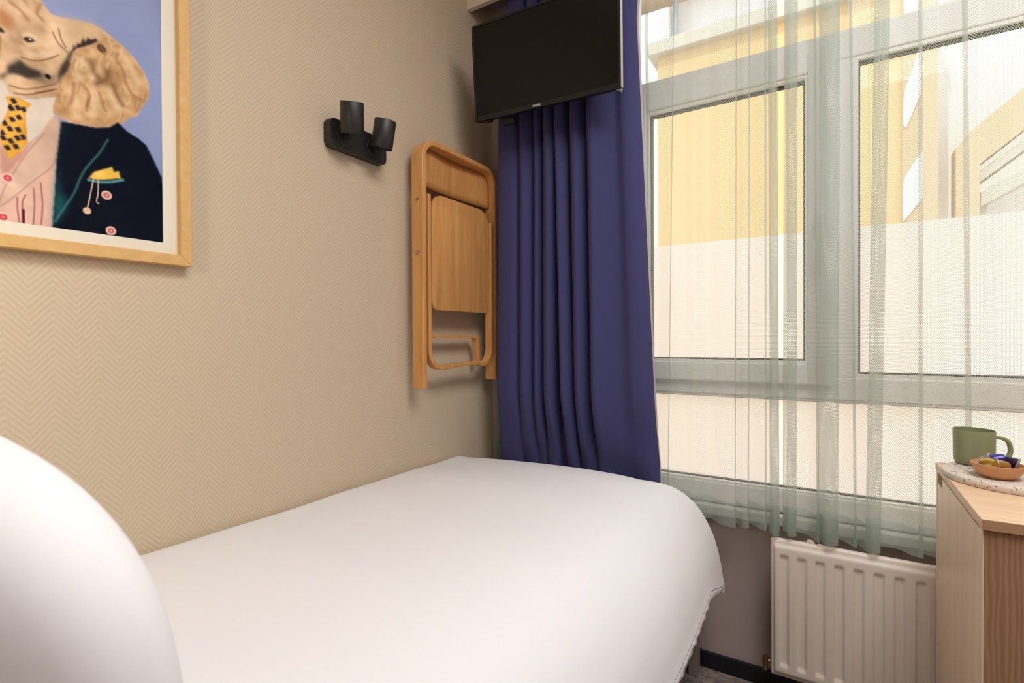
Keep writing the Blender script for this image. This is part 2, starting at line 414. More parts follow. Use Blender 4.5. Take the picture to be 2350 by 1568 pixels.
for x0, x1, z0, z1 in panes:
    p = part('glass_pane', bx((x0, 0.042, z0), (x1, 0.046, z1)), M['glass'], win)
    if z0 < 1.2:
        b = bmesh.new(); v = [b.verts.new(q) for q in ((x0, 0.0475, z0), (x1, 0.0475, z0), (x1, 0.0475, min(z1, 1.311)), (x0, 0.0475, min(z1, 1.311)))]; b.faces.new(v)
        part('privacy_film', b, M['film'], p, label='frosted privacy film on the lower glass')
h = part('handle', bx((1.082, -0.02, 1.305), (1.098, -0.006, 1.365), 0.003), M['upvc'], win)
b = bmesh.new(); box(b, (1.084, -0.046, 1.322), (1.096, -0.018, 1.348), 0.003); box(b, (1.083, -0.050, 1.215), (1.097, -0.040, 1.348), 0.004)
part('lever', b, M['upvc'], h)
struct(obj('trim_1', bx((OX0 - 0.02, -0.028, 0.478), (OX1 + 0.02, 0.012, 0.505), 0.003), M['sill']), 'white window sill ledge above the radiator', 'window sill')
# pelmet board across the curtain head
t = obj('trim_2', bx((0, -0.152, 2.196), (XR, -0.134, H), 0.0), M['pelmet'])
struct(t, 'cream pelmet board above the television at the curtain head', 'pelmet')

# ================================================================== COURTYARD OUTSIDE
def build(name, loc, label, cat): return tag(empty(name, loc), label, cat)
g = struct(obj('courtyard_ground', bx((-9, 0.4, -0.6), (11, 9, -0.5)), M['paving']), 'beige courtyard paving outside the window', 'ground')
ob = build('opposite_building', (0.7, 4.2, -0.5), 'ochre yellow rendered building across the courtyard', 'building')
part('wall', bx((-0.51, 4.0, -0.5), (1.63, 4.4, 4.06)), M['yellowwall'], ob)
part('pier', bx((1.63, 3.97, -0.5), (1.874, 4.4, 4.06)), M['tanwall'], ob, label='tan rendered pier at the corner')
part('coping', bx((-0.60, 3.90, 4.06), (1.876, 4.45, 4.20), 0.01), M['coping'], ob, label='grey stone coping')
part('upper_storey', bx((-3.5, 4.75, 4.2), (1.86, 5.2, 5.05)), M['whitewall'], ob, label='white set back upper storey')
part('eave', bx((-3.6, 4.35, 5.05), (1.86, 5.3, 5.22)), M['tanwall'], ob, label='tan roof eave')
for cp in ([(1.757, 3.48), (1.757, 3.09), (1.655, 2.81), (1.634, 2.84), (1.632, 3.03), (1.655, 3.18), (1.70, 3.31), (1.74, 3.47)],
           [(1.77, 2.60), (1.77, 2.19), (1.636, 2.0), (1.632, 2.13), (1.632, 2.29), (1.638, 2.36), (1.69, 2.47)], [(1.74, 4.05), (1.74, 3.78), (1.645, 3.70), (1.634, 4.05)]):
    part('curved_patch', prism(bmesh.new(), cp, 1, 3.955, 3.972), M['whitewall'], ob, label='white patch with a curved edge')  # thin white shapes with curved edges set on the pier
part('downpipe', cyl(bmesh.new(), (-0.47, 4.6, 4.2), (-0.47, 4.6, 5.05), 0.03, 12), M['downpipe'], ob)
nb = build('neighbour_building', (-2.2, 4.6, -0.5), 'pale lavender white building wall left of the ochre building', 'building')
part('wall', bx((-3.6, 4.5, -0.5), (-0.52, 4.74, 4.9)), M['whitewall'], nb)
st = build('outdoor_staircase', (2.9, 4.3, -0.5), 'ochre parapet of a sloping outdoor stair beside a white wall', 'staircase')
part('back_wall', bx((1.88, 4.6, -0.5), (6.5, 4.8, 5.0)), M['whitewall'], st, label='white wall behind the stair')
def slopepoly(x0, z0, x1, z1, t): return [(x0, z0), (x1, z1), (x1, z1 - t), (x0, z0 - t)]
part('parapet', prism(bmesh.new(), [(1.985, 1.5), (2.135, 1.5), (2.135, 2.41), (3.6, 3.66), (3.6, 4.0), (2.09, 2.70), (1.985, 2.57)], 1, 3.95, 4.15), M['tanwall'], st)
part('stringer', prism(bmesh.new(), slopepoly(2.14, 2.36, 3.6, 3.52, 0.09), 1, 4.0, 4.3), M['coping'], st)
part('lower_stringer', prism(bmesh.new(), slopepoly(2.15, 2.19, 3.6, 3.05, 0.12), 1, 4.0, 4.3), M['coping'], st)
part('post', bx((2.150, 4.05, 1.5), (2.200, 4.12, 2.20)), M['coping'], st)

# ================================================================== CURTAINS
def curtain_grid(keys, z0, z1, nz, per, hemgain=1.0, ymid=-0.085, hemwave=0.0, headshift=0.022):
    """keys: (x at z=2.03, x at z=0.5, y); the plan line is leaned and smoothed, the folds open out towards the hem"""
    zt, zb = 2.03, 0.5
    top = catmull([(k[0], k[2]) for k in keys], per); bot = catmull([(k[1], ymid + (k[2] - ymid) * hemgain) for k in keys], per)
    s = np.concatenate([[0], np.cumsum(np.hypot(*np.diff(bot, axis=0).T))])
    zz = np.linspace(z0, z1, nz); co = np.zeros((nz, len(top), 3)); uv = np.zeros((nz, len(top), 2))
    for i, z in enumerate(zz):
        f = (z - zb) / (zt - zb); f = max(-0.2, min(1.3, f))
        p = bot + (top - bot) * f
        q = max(0.0, min(1.0, (z - 1.95) / 0.2)); p = p + np.array([0, headshift * q * q * (3 - 2 * q)])
        co[i, :, :2] = p; co[i, :, 2] = z; uv[i, :, 0] = s; uv[i, :, 1] = z
        if hemwave: co[i, :, 2] += hemwave * max(0, 1 - (z - z0) / 0.4) * np.sin(s * 17)
    return co, uv
def net_panel(keys, label):
    z0 = 0.480
    co, uv = curtain_grid(keys, z0, H, 40, 8, 1.35, -0.082, 0.004)
    o = link('net_curtain', grid_mesh('net_curtain', co, uv), M['sheer'], smooth=True)
    tag(o, label, 'curtain', 'net curtains in front of the window')
    co2, uv2 = curtain_grid(keys, z0 - 0.001, z0 + 0.066, 6, 8, 1.35, -0.082, 0.004)
    co2[:, :, 1] += 0.0025; uv2 = uv2 + 0.0017
    hm = link('hem', grid_mesh('hem', co2, uv2), M['hem'], o, smooth=True)
    co3, uv3 = curtain_grid(keys, z0 + 0.063, z0 + 0.068, 2, 8, 1.35, -0.082, 0.004); co3[:, :, 1] -= 0.0015
    link('hem_seam', grid_mesh('hem_seam', co3, uv3), M['hem'], o, smooth=True)
    return o
def wave(x0, x1, n, amp, ym=-0.075, ph=0):
    return [(x0 + (x1 - x0) * i / n, x0 + (x1 - x0) * i / n, ym + amp * (1 if (i + ph) % 2 else -1)) for i in range(n + 1)]
def fold(xt, xb, w, yc=-0.082, a=0.016):
    """an S fold of width w: front layer, middle layer back, rear layer"""
    h = w / 2
    return [(xt - h * 0.2, xb - h * 0.2, yc - a), (xt + h, xb + h, yc - a * 0.8), (xt + h * 0.9, xb + h * 0.9, yc - a * 0.3), (xt - h * 0.9, xb - h * 0.9, yc + a * 0.3), (xt - h, xb - h, yc + a * 0.8), (xt + h * 0.2, xb + h * 0.2, yc + a)]
def soft(x, y): return [(x, x, y)]
L = [(0.106, 0.074, -0.060), (0.082, 0.030, -0.057), (0.108, 0.078, -0.054), (0.084, 0.032, -0.051), (0.110, 0.080, -0.048), (0.086, 0.034, -0.045), (0.110, 0.082, -0.041), (0.09, 0.06, -0.040)] + wave(0.135, 0.56, 9, 0.010, -0.054)
L += soft(0.60, -0.066) + fold(0.629, 0.640, 0.012, -0.070, 0.009) + soft(0.665, -0.079) + fold(0.716, 0.694, 0.006) + soft(0.745, -0.070) + soft(0.775, -0.092)
L += [(0.806, 0.812, -0.070)] + soft(0.845, -0.092) + fold(0.889, 0.884, 0.005) + soft(0.905, -0.098) + fold(0.923, 0.918, 0.006) + soft(0.944, -0.090)
L += fold(0.962, 0.962, 0.006) + fold(0.980, 0.984, 0.022, -0.085, 0.018) + [(0.986, 0.996, -0.070)]
net_panel(L, 'grey green net curtain left of the narrow gap, half hidden behind the blue curtain')
R = [(1.008, 1.016, -0.070)] + fold(1.024, 1.020, 0.030, -0.085, 0.018) + soft(1.060, -0.070) + fold(1.078, 1.086, 0.006) + fold(1.112, 1.108, 0.040, -0.085, 0.022) + soft(1.140, -0.075)
R += fold(1.156, 1.168, 0.005) + soft(1.19, -0.095) + fold(1.225, 1.204, 0.026, -0.085, 0.020) + soft(1.255, -0.070) + soft(1.278, -0.090) + fold(1.296, 1.300, 0.004) + soft(1.33, -0.072) + soft(1.36, -0.090)
R += fold(1.376, 1.388, 0.005) + soft(1.41, -0.072) + soft(1.445, -0.092) + wave(1.48, 1.86, 8, 0.012, -0.082)
net_panel(R, 'grey green net curtain right of the narrow gap, hanging over the radiator')

BL = [(0.128, 0.112, -0.100), (0.122, 0.106, -0.122), (0.142, 0.122, -0.142), (0.185, 0.170, -0.146), (0.208, 0.196, -0.140), (0.212, 0.202, -0.118), (0.204, 0.196, -0.112),
      (0.212, 0.204, -0.132), (0.236, 0.232, -0.150), (0.262, 0.254, -0.138), (0.268, 0.262, -0.118), (0.260, 0.254, -0.114), (0.270, 0.262, -0.134), (0.292, 0.280, -0.150), (0.303, 0.296, -0.138), (0.300, 0.294, -0.112),
      (0.312, 0.300, -0.126), (0.320, 0.314, -0.150), (0.338, 0.336, -0.160), (0.352, 0.348, -0.146), (0.350, 0.352, -0.108), (0.354, 0.374, -0.106), (0.352, 0.380, -0.146), (0.366, 0.398, -0.162), (0.386, 0.414, -0.148), (0.392, 0.420, -0.114),
      (0.400, 0.424, -0.118), (0.406, 0.430, -0.148), (0.430, 0.450, -0.160), (0.452, 0.466, -0.142), (0.462, 0.480, -0.116), (0.468, 0.490, -0.122), (0.466, 0.488, -0.150), (0.490, 0.506, -0.166),
      (0.520, 0.545, -0.150), (0.550, 0.590, -0.142), (0.572, 0.628, -0.150), (0.590, 0.654, -0.148), (0.602, 0.669, -0.140), (0.612, 0.680, -0.129), (0.616, 0.683, -0.116), (0.608, 0.674, -0.109)]
BL = [(a, b, -0.118 + (y + 0.118) * (1.55 if y < -0.118 else 1.0)) for a, b, y in BL]
co, uv = curtain_grid(BL, 0.44, H, 60, 7, 1.0, -0.13, headshift=0.045)
rr = np.arange(co.shape[1]); 
for i in range(co.shape[0]):
    z = co[i, 0, 2]; k = max(0.0, min(1.0, (0.86 - z) / 0.30)); k2 = k * k * (3 - 2 * k)
    # the foot of the curtain is pushed back by the end of the bed
    co[i, :, 1] = co[i, :, 1] * (1 - 0.75 * k2) + (-0.100) * 0.75 * k2 + 0.005 * k2 * np.sin(rr * 0.13 + z * 25)
o = link('blackout_curtain', grid_mesh('blackout_curtain', co, uv), M['blue'], smooth=True)
sd = o.modifiers.new('thickness', 'SOLIDIFY'); sd.thickness = 0.0015; sd.offset = 0
tag(o, 'heavy dark blue curtain gathered in folds below the television', 'curtain')
# the pale lining turned round its window side
e = co[:, -13:, :].copy(); e[:, :, 0] += 0.0016
li = link('lining', grid_mesh('lining', e), M['lining'], o, smooth=True); li['label'] = 'pale lining turned round the window side'

# ================================================================== BED
bed = tag(empty('bed', (0.4, -1.1, 0)), 'single bed with black base and grey legs against the herringbone wall', 'bed')
part('base', bx((0.02, -2.12, 0.10), (0.742, -0.09, 0.36), 0.006), M['bedblack'], bed, label='black fabric bed base')
part('mattress', bx((0.015, -2.12, 0.36), (0.765, -0.20, 0.566), 0.05, 4), M['linen'], bed)
for x in (0.03, 0.752):
    for y in (-2.10, -0.075): part('leg', bx((x, y, 0.0), (x + 0.026, y + 0.040, 0.36), 0.002), M['bedgrey'], bed)
part('side_rail', bx((0.748, -2.06, 0.072), (0.768, -0.076, 0.098), 0.002), M['bedgrey'], bed, label='light grey metal side rail')

# duvet: flat over the mattress, rounded over the open side and the foot end
prof = catmull([(0.004, -0.016), (0.02, -0.004), (0.07, 0.002), (0.20, 0.008), (0.40, 0.010), (0.58, 0.006), (0.68, -0.004), (0.745, -0.022), (0.800, -0.062), (0.838, -0.115), (0.858, -0.165), (0.868, -0.208), (0.872, -0.225)], 8)
endp = catmull([(-1.47, -0.03), (-1.462, -0.006), (-1.44, 0.0), (-1.2, 0.0), (-0.8, 0.0), (-0.42, 0.002), (-0.29, -0.002), (-0.225, -0.010), (-0.185, -0.030), (-0.162, -0.070), (-0.152, -0.125), (-0.148, -0.18), (-0.147, -0.215)], 10)
def duvet_point(a, e):
    x, da = a; y, de = e
    A, E = max(0.0, -da), max(0.0, -de)
    drop = (A ** 5 + E ** 5) ** 0.2
    z = 0.612 + max(da, 0) - drop
    n = 0.004 * math.sin(3.1 * y + 4 * x) + 0.003 * math.sin(9 * y - 5 * x + 1) + 0.0015 * math.sin(23 * y + 3 * x)
    n *= min(1, max(0, (x - 0.0) / 0.08 + 0.35))
    out = 0.006 * math.sin(7 * y) * min(1, A / 0.1)
    return (x + out, y, z + n - 0.052 * (lambda t: t * t * (3 - 2 * t))(max(0.0, min(1.0, (y + 0.36) / 0.21))) * min(1.0, A / 0.22) ** 2)
co = np.array([[duvet_point(a, e) for a in prof] for e in endp])
dv = link('duvet', grid_mesh('duvet', co), M['linen'], smooth=True)
sd = dv.modifiers.new('thickness', 'SOLIDIFY'); sd.thickness = 0.012; sd.offset = 1 if False else -1
tag(dv, 'smooth white duvet spread over the bed, corner hanging by the radiator', 'duvet')
# hem flange along the open side
hs = []
for k, y in enumerate(np.arange(-1.46, -0.155, 0.004)):
    d = np.interp(y, [e[0] for e in endp], [e[1] for e in endp])
    x, y2, z = duvet_point(prof[-1], (y, d)); w = 0.0016 * math.sin(y * 95 + 2 * math.sin(y * 13)) + 0.0012 * math.sin(y * 157 + 1)
    f = max(0.05, min(1, (-0.155 - y) / 0.16)); g = 0.5 + 0.5 * f
    hs.append([(x - 0.002, y, z + 0.004), (x + w * f, y, z - 0.010 * g), (x - 0.001 - w * f, y, z - 0.020 * g), (x - 0.005 + w * f, y, z - 0.030 * g)])
hm = link('hem', grid_mesh('hem', np.array(hs)), M['linen'], dv, smooth=True)
sd = hm.modifiers.new('thickness', 'SOLIDIFY'); sd.thickness = 0.0015

# pillow propped at the head of the bed
def pillow(name, loc, tilt, yaw, a, b, T, label):
    n = 64; us = np.linspace(-1, 1, n); top = np.zeros((n, n, 3)); bot = np.zeros((n, n, 3))
    for i, v in enumerate(us):
        for j, u in enumerate(us):
            r = max(abs(u), abs(v)); k = r / (abs(u) ** 2.7 + abs(v) ** 2.7) ** (1 / 2.7); f = max(0.0, 1 - r ** 2.7) ** 0.5
            x, y = a * u * k, b * v * k
            wr = 0.013 * f * math.sin(17 * u + 1.2 * v) * max(0, 0.45 - v) * (1 - abs(u)) ** 0.5 + 0.002 * f * math.sin(7 * v + 3 * u)
            top[i, j] = (x, y, T * f + wr); bot[i, j] = (x, y, -T * f)
    bm = bmesh.new()
    for g, fl in ((top, 0), (bot, 1)):
        vs = [[bm.verts.new(p) for p in r] for r in g]
        for i in range(n - 1):
            for j in range(n - 1):
                q = (vs[i][j], vs[i][j + 1], vs[i + 1][j + 1], vs[i + 1][j]); bm.faces.new(q[::-1] if fl else q)
    bmesh.ops.remove_doubles(bm, verts=bm.verts, dist=1e-5)
    o = obj(name, bm, M['linen'], None, True)
    o.matrix_world = Matrix.Translation(loc) @ Matrix.Rotation(yaw, 4, 'Z') @ Matrix.Rotation(tilt, 4, 'X')
    return tag(o, label, 'pillow')
pillow('pillow', (0.462, -1.614, 0.777), 1.733, 0.336, 0.341, 0.209, 0.081, 'plump white pillow standing at the near end of the bed')

# ================================================================== PICTURE ON THE WALL
ART=dict(
head=[[-1464,1634],[-1373,1669],[-1350,1612],[-1336,1577],[-1330,1567],[-1324,1561],[-1311,1562],[-1290,1568],[-1267,1574],[-1247,1569],[-1222,1556],[-1202,1541],[-1186,1521],[-1180,1504],[-1179,1487],[-1183,1469],[-1191,1455],[-1200,1435],[-1211,1429],[-1223,1414],[-1243,1399],[-1264,1391],[-1282,1389],[-1299,1387],[-1314,1391],[-1322,1397],[-1323,1406],[-1318,1423],[-1346,1410],[-1363,1405],[-1376,1408],[-1384,1425],[-1400,1415],[-1445,1407]],
ear=[[-1318,1423],[-1316,1444],[-1311,1462],[-1303,1475],[-1301,1490],[-1298,1503],[-1291,1517],[-1278,1527],[-1268,1535],[-1257,1547],[-1247,1562],[-1222,1554],[-1203,1539],[-1187,1520],[-1180,1504],[-1179,1487],[-1184,1469],[-1192,1455],[-1201,1435],[-1211,1429],[-1223,1415],[-1243,1400],[-1264,1392],[-1282,1390],[-1299,1388],[-1314,1392],[-1322,1398],[-1323,1406]],
eartop=[[-1311,1562],[-1290,1568],[-1267,1573],[-1247,1568],[-1257,1552],[-1265,1549],[-1281,1533],[-1293,1520],[-1299,1506],[-1308,1514],[-1317,1528]],
lash=[[-1296,1513],[-1294,1525],[-1291,1521],[-1288,1531],[-1285,1528],[-1280,1543],[-1278,1536],[-1273,1547],[-1270,1544],[-1261,1551],[-1260,1546],[-1268,1537],[-1281,1526],[-1291,1518],[-1297,1507],[-1299,1509]],
crev=[[-1299,1509],[-1296,1507],[-1299,1497],[-1300,1486],[-1303,1474],[-1311,1462],[-1314,1454],[-1316,1447],[-1317,1438],[-1314,1469],[-1310,1483],[-1304,1495],[-1302,1503]],
muz=[[-1400,1413],[-1388,1429],[-1378,1440],[-1375,1454],[-1368,1460],[-1363,1467],[-1356,1460],[-1345,1459],[-1337,1459],[-1331,1456],[-1322,1457],[-1313,1469],[-1304,1481],[-1303,1474],[-1315,1451],[-1332,1441],[-1350,1442],[-1365,1447],[-1375,1443],[-1384,1429]],
beard=[[-1388,1429],[-1379,1441],[-1378,1451],[-1370,1458],[-1364,1467],[-1358,1461],[-1349,1458],[-1339,1458],[-1337,1450],[-1354,1440],[-1368,1442],[-1379,1437],[-1385,1427]],
eye=[[-1359,1503],[-1355,1507],[-1350,1508],[-1345,1506],[-1348,1502],[-1354,1499],[-1358,1500]],
eyel=[[-1360,1505],[-1355,1511],[-1347,1514],[-1341,1508],[-1340,1501],[-1347,1495],[-1356,1493],[-1361,1496]],
bag=[[-1363,1495],[-1356,1484],[-1343,1486],[-1331,1494],[-1317,1502],[-1318,1496],[-1336,1484],[-1351,1479],[-1361,1484]],
brow=[[-1387,1538],[-1377,1537],[-1370,1527],[-1371,1515],[-1379,1506],[-1385,1511],[-1393,1523]],
shirt=[[-1418,1411],[-1384,1425],[-1376,1407],[-1363,1405],[-1346,1410],[-1317,1425],[-1323,1406],[-1322,1394],[-1315,1388],[-1335,1360],[-1356,1333],[-1366,1304],[-1405,1320]],
tie=[[-1381,1399],[-1374,1404],[-1365,1404],[-1351,1400],[-1357,1389],[-1358,1375],[-1357,1353],[-1356,1336],[-1366,1316],[-1379,1300],[-1383,1313],[-1389,1331],[-1387,1354],[-1380,1373],[-1378,1388]],
jack=[[-1321,1393],[-1313,1383],[-1319,1318],[-1322,1257],[-1326,1200],[-1418,1204],[-1413,1323],[-1401,1330],[-1389,1328],[-1383,1313],[-1379,1300],[-1366,1316],[-1356,1332],[-1339,1356],[-1330,1377]],
lap1=[[-1321,1390],[-1314,1382],[-1320,1324],[-1326,1304],[-1347,1278],[-1369,1249],[-1390,1225],[-1386,1248],[-1377,1273],[-1357,1318],[-1335,1357]],
lap2=[[-1389,1325],[-1383,1311],[-1379,1299],[-1366,1316],[-1351,1338],[-1357,1321],[-1377,1284],[-1385,1257],[-1387,1284]],
blaz=[[-1312,1385],[-1299,1387],[-1279,1389],[-1264,1391],[-1243,1399],[-1230,1412],[-1215,1400],[-1199,1394],[-1185,1385],[-1171,1357],[-1159,1331],[-1156,1295],[-1156,1191],[-1326,1197],[-1322,1257],[-1319,1318]],
teal=[[-1312,1383],[-1309,1381],[-1315,1343],[-1317,1303],[-1314,1265],[-1304,1252],[-1315,1223],[-1325,1201],[-1322,1257],[-1319,1318]],
pock=[[-1275,1299],[-1271,1306],[-1267,1312],[-1254,1320],[-1240,1329],[-1237,1320],[-1230,1324],[-1227,1311],[-1249,1303],[-1265,1299]],
trunk=[[-1404,1487],[-1408,1447],[-1414,1407],[-1424,1368],[-1439,1339],[-1451,1342]],
lapline=[[-1322,1214],[-1310,1239],[-1296,1268],[-1288,1293],[-1280,1313],[-1270,1330],[-1259,1348],[-1246,1376]],
pockline=[[-1275,1296],[-1260,1296],[-1241,1301],[-1224,1309]],
s1=[[-1268,1300],[-1274,1265],[-1278,1242]],
s2=[[-1261,1298],[-1262,1274],[-1264,1261],[-1261,1257]],
str1=[[-1359,1250],[-1363,1236],[-1362,1205]],
str2=[[-1349,1263],[-1348,1237],[-1350,1204]],
str3=[[-1340,1274],[-1338,1239],[-1340,1206]],
str4=[[-1369,1244],[-1369,1226],[-1367,1205]],
dark2=[[-1362,1225],[-1362,1205]],
w1=[[-1362,1471],[-1345,1473],[-1329,1483],[-1315,1496]],
w2=[[-1314,1541],[-1311,1526],[-1305,1514]],
w3=[[-1322,1531],[-1315,1517],[-1303,1507]],
w4=[[-1376,1420],[-1359,1421],[-1339,1432],[-1318,1447]],
w5=[[-1371,1410],[-1354,1414],[-1323,1434]],
w6=[[-1345,1421],[-1334,1427],[-1318,1438]],
w7=[[-1228,1523],[-1221,1509],[-1218,1494],[-1209,1475],[-1194,1468]],
w8=[[-1257,1544],[-1253,1538],[-1250,1529]],
w9=[[-1268,1505],[-1266,1490],[-1258,1481]],
w10=[[-1281,1459],[-1274,1449],[-1275,1424]],
w11=[[-1262,1470],[-1247,1485],[-1245,1499]],
w12=[[-1258,1455],[-1254,1441],[-1248,1428]],
w13=[[-1237,1477],[-1231,1460],[-1223,1447]],
w14=[[-1294,1457],[-1296,1434],[-1300,1420]],
w15=[[-1337,1570],[-1342,1553],[-1335,1545]],
w16=[[-1374,1553],[-1362,1546],[-1353,1536]],
h1=[[-1281,1499],[-1268,1489],[-1265,1469]],
h2=[[-1270,1451],[-1266,1433],[-1269,1414]],
h3=[[-1289,1431],[-1293,1411],[-1292,1402]],
h4=[[-1242,1468],[-1237,1448],[-1232,1440]],
h5=[[-1222,1542],[-1208,1518],[-1197,1500]],
h6=[[-1311,1546],[-1309,1532],[-1305,1520]],
h7=[[-1288,1502],[-1291,1479],[-1286,1469]],
h8=[[-1359,1508],[-1351,1514],[-1343,1510]],
dots={"eyeh":[-1351,1505],"d1":[-1329,1454],"p1":[-1278,1241],"b1":[-1249,1275],"b2":[-1243,1212],"b3":[-1380,1272],"b4":[-1386,1209],"spot":[-1254,1536]},
dia=[[-1372,1397],[-1367,1388],[-1375,1384],[-1376,1386],[-1366,1373],[-1374,1367],[-1383,1358],[-1377,1351],[-1367,1353],[-1386,1342],[-1376,1332],[-1368,1339],[-1370,1325],[-1380,1320],[-1361,1343],[-1360,1388],[-1385,1334]])

PY0, PY1, PZ0, PZ1 = -1.660, -1.158, 1.203, 1.900
pic = tag(empty('framed_picture', (0, (PY0 + PY1) / 2, (PZ0 + PZ1) / 2)), 'oak framed painting of an elephant in a dark blazer and yellow tie', 'picture')
b = bmesh.new(); fo = 0.046; fi = 0.026
y0, y1, z0, z1 = PY0 - fo, PY1 + fo, PZ0 - fo + 0.003, PZ1 + fo; t = 0.021
for poly in ([(y0, z0), (y1, z0), (y1 - t, z0 + t), (y0 + t, z0 + t)], [(y1, z0), (y1, z1), (y1 - t, z1 - t), (y1 - t, z0 + t)], [(y1, z1), (y0, z1), (y0 + t, z1 - t), (y1 - t, z1 - t)], [(y0, z1), (y0, z0), (y0 + t, z0 + t), (y0 + t, z1 - t)]):
    prism(b, poly, 0, 0.0, 0.026, 0.0012)
part('frame', b, M['frameoak'], pic)
b = bmesh.new(); m0, m1 = 0.0085, 0.0105
def frame_ring(bm, o, i, x0, x1):
    for poly in ([(o[0], o[2]), (o[1], o[2]), (i[1], i[2]), (i[0], i[2])], [(o[1], o[2]), (o[1], o[3]), (i[1], i[3]), (i[1], i[2])], [(o[1], o[3]), (o[0], o[3]), (i[0], i[3]), (i[1], i[3])], [(o[0], o[3]), (o[0], o[2]), (i[0], i[2]), (i[0], i[3])]):
        prism(bm, poly, 0, x0, x1)
frame_ring(b, (y0 + t * 0.8, y1 - t * 0.8, z0 + t * 0.8, z1 - t * 0.8), (PY0, PY1, PZ0, PZ1), m0, m1)
part('mount', b, M['mat'], pic, label='white passepartout')

def paint_print():
    """paints the picture on a fine grid, one colour per point"""
    st = 0.0011; RS = 0.0014 / st; ny = int((PY1 - PY0) / st) + 1; nz = int((PZ1 - PZ0) / st) + 1
    Y = np.linspace(PY0, PY1, ny) * 1000; Z = np.linspace(PZ0, PZ1, nz) * 1000
    YY, ZZ = np.meshgrid(Y, Z); img = np.zeros((nz, ny, 3)); rg = np.random.default_rng(5)
    def blur(a, s):
        s = s * RS
        k = np.exp(-0.5 * (np.arange(-int(3 * s) - 1, int(3 * s) + 2) / s) ** 2); k /= k.sum(); p = len(k) // 2
        a = np.pad(a, p, mode='edge'); a = sum(w * a[i:i + a.shape[0] - 2 * p, :] for i, w in enumerate(k)); return sum(w * a[:, i:i + a.shape[1] - 2 * p] for i, w in enumerate(k))
    def mask(pts, s=0.7):
        m = np.zeros(YY.shape, bool); n = len(pts)
        for i in range(n):
            (xa, ya), (xb, yb) = pts[i], pts[(i + 1) % n]
            if ya == yb: continue
            c = (ya > ZZ) != (yb > ZZ); m ^= c & (YY < (xb - xa) * (ZZ - ya) / (yb - ya) + xa)
        return blur(m.astype(float), s)
    def line(pts, w, soft=0.8):
        d = np.full(YY.shape, 1e9)
        P = catmull(pts, 5) if len(pts) > 2 else np.array(pts, float)
        for a, c in zip(P[:-1], P[1:]):
            v = c - a; L2 = max(v @ v, 1e-9); tt = np.clip(((YY - a[0]) * v[0] + (ZZ - a[1]) * v[1]) / L2, 0, 1)
            d = np.minimum(d, np.hypot(YY - a[0] - tt * v[0], ZZ - a[1] - tt * v[1]))
        return np.clip((w - d) / soft + 0.5, 0, 1)
    def noise(sy, sz, seed):
        r = np.random.default_rng(seed).standard_normal(YY.shape); r = blur(r, sy) if sy == sz else None
        return r / r.std()
    def put(m, c):
        nonlocal img
        c = np.array(c, float) if np.ndim(c) == 1 else c
        img = img * (1 - m[..., None]) + c * m[..., None]
    A = ART; n1, n2, n3 = noise(2.2, 2.2, 1), noise(6, 6, 2), noise(14, 14, 3)
    img[:] = (149, 158, 204); img += 2 * n3[..., None]
    skin = np.array((222, 182, 148))
    def toned(base, a, b2, c): return np.array(base) + a * n1[..., None] + b2 * n2[..., None] * np.array((1.0, 0.95, 0.9)) + c * n3[..., None]
    yc = A['tie'][1][0] + 4
    def mir(P): return [(2 * yc - y, z) for y, z in P]
    rt = A['head'][3:-2]; dome = [(yc - (rt[0][0] - yc) * math.cos(k * PI / 12), rt[0][1] + 34 * math.sin(k * PI / 12)) for k in range(6, 12)]
    put(mask(mir(A['blaz']), 0.8), (17, 21, 34))
    half = dome + rt + [(yc - 1, rt[-1][1])]; half[0] = (yc - 1, half[0][1]); inside = np.maximum(mask(half, 0.9), mask(mir(half), 0.9)); put(inside, toned(skin, 5, 12, 10))
    put(mask(mir(A['ear']), 0.9), toned((224, 180, 138), 3, 8, 9)); put(mask(mir(A['crev']), 1.3) * 0.8, (48, 40, 38)); put(mask(mir(A['eye']), 0.7), (62, 52, 48))
    put(mask(A['shirt']), toned((228, 210, 198), 1, 2, 3))
    put(mask(A['eartop'], 5) * 0.6, (222, 186, 150)); put(mask(A['brow'], 3) * 0.75, (186, 120, 78))
    put(mask(A['muz'], 4) * 0.55, (120, 100, 84))
    put(mask(A['beard'], 1.6) * 0.85, (50, 42, 40))
    put(mask(A['ear'], 0.9), toned((216, 172, 130), 6, 13, 10))
    edge = blur(mask(A['ear'], 0.9), 5); put(np.clip(edge * (1 - edge) * 4, 0, 1) * mask(A['ear'], 0.9) * 0.22, (196, 136, 92))
    put(mask(A['crev'], 1.3) * 0.85, (48, 40, 38)); put(mask(A['lash'], 0.8) * 0.92, (56, 42, 38))
    put(mask(A['bag'], 1.6) * 0.6, (232, 208, 186)); put(mask(A['eyel'], 1.0) * 0.6, (226, 190, 158))
    put(mask(A['eye'], 0.7), (62, 52, 48))
    for k in ('h1', 'h2', 'h3', 'h4', 'h5', 'h6', 'h7'): put(line(A[k], 5, 9) * 0.55, (238, 208, 172))
    put(line(A['h8'], 1.5, 3) * 0.8, (238, 214, 190))
    for k in ('w1', 'w2', 'w3', 'w4', 'w5', 'w6'): put(line(A[k], 1.0, 2.6) * 0.75 * inside, (120, 82, 58))
    for k in ('w7', 'w8', 'w9', 'w10', 'w11', 'w12', 'w13', 'w14', 'w15', 'w16'): put(line(A[k], 2.0, 5) * 0.55, (146, 98, 66))
    earm = mask(A['ear'], 1.5); rr = np.random.default_rng(11)
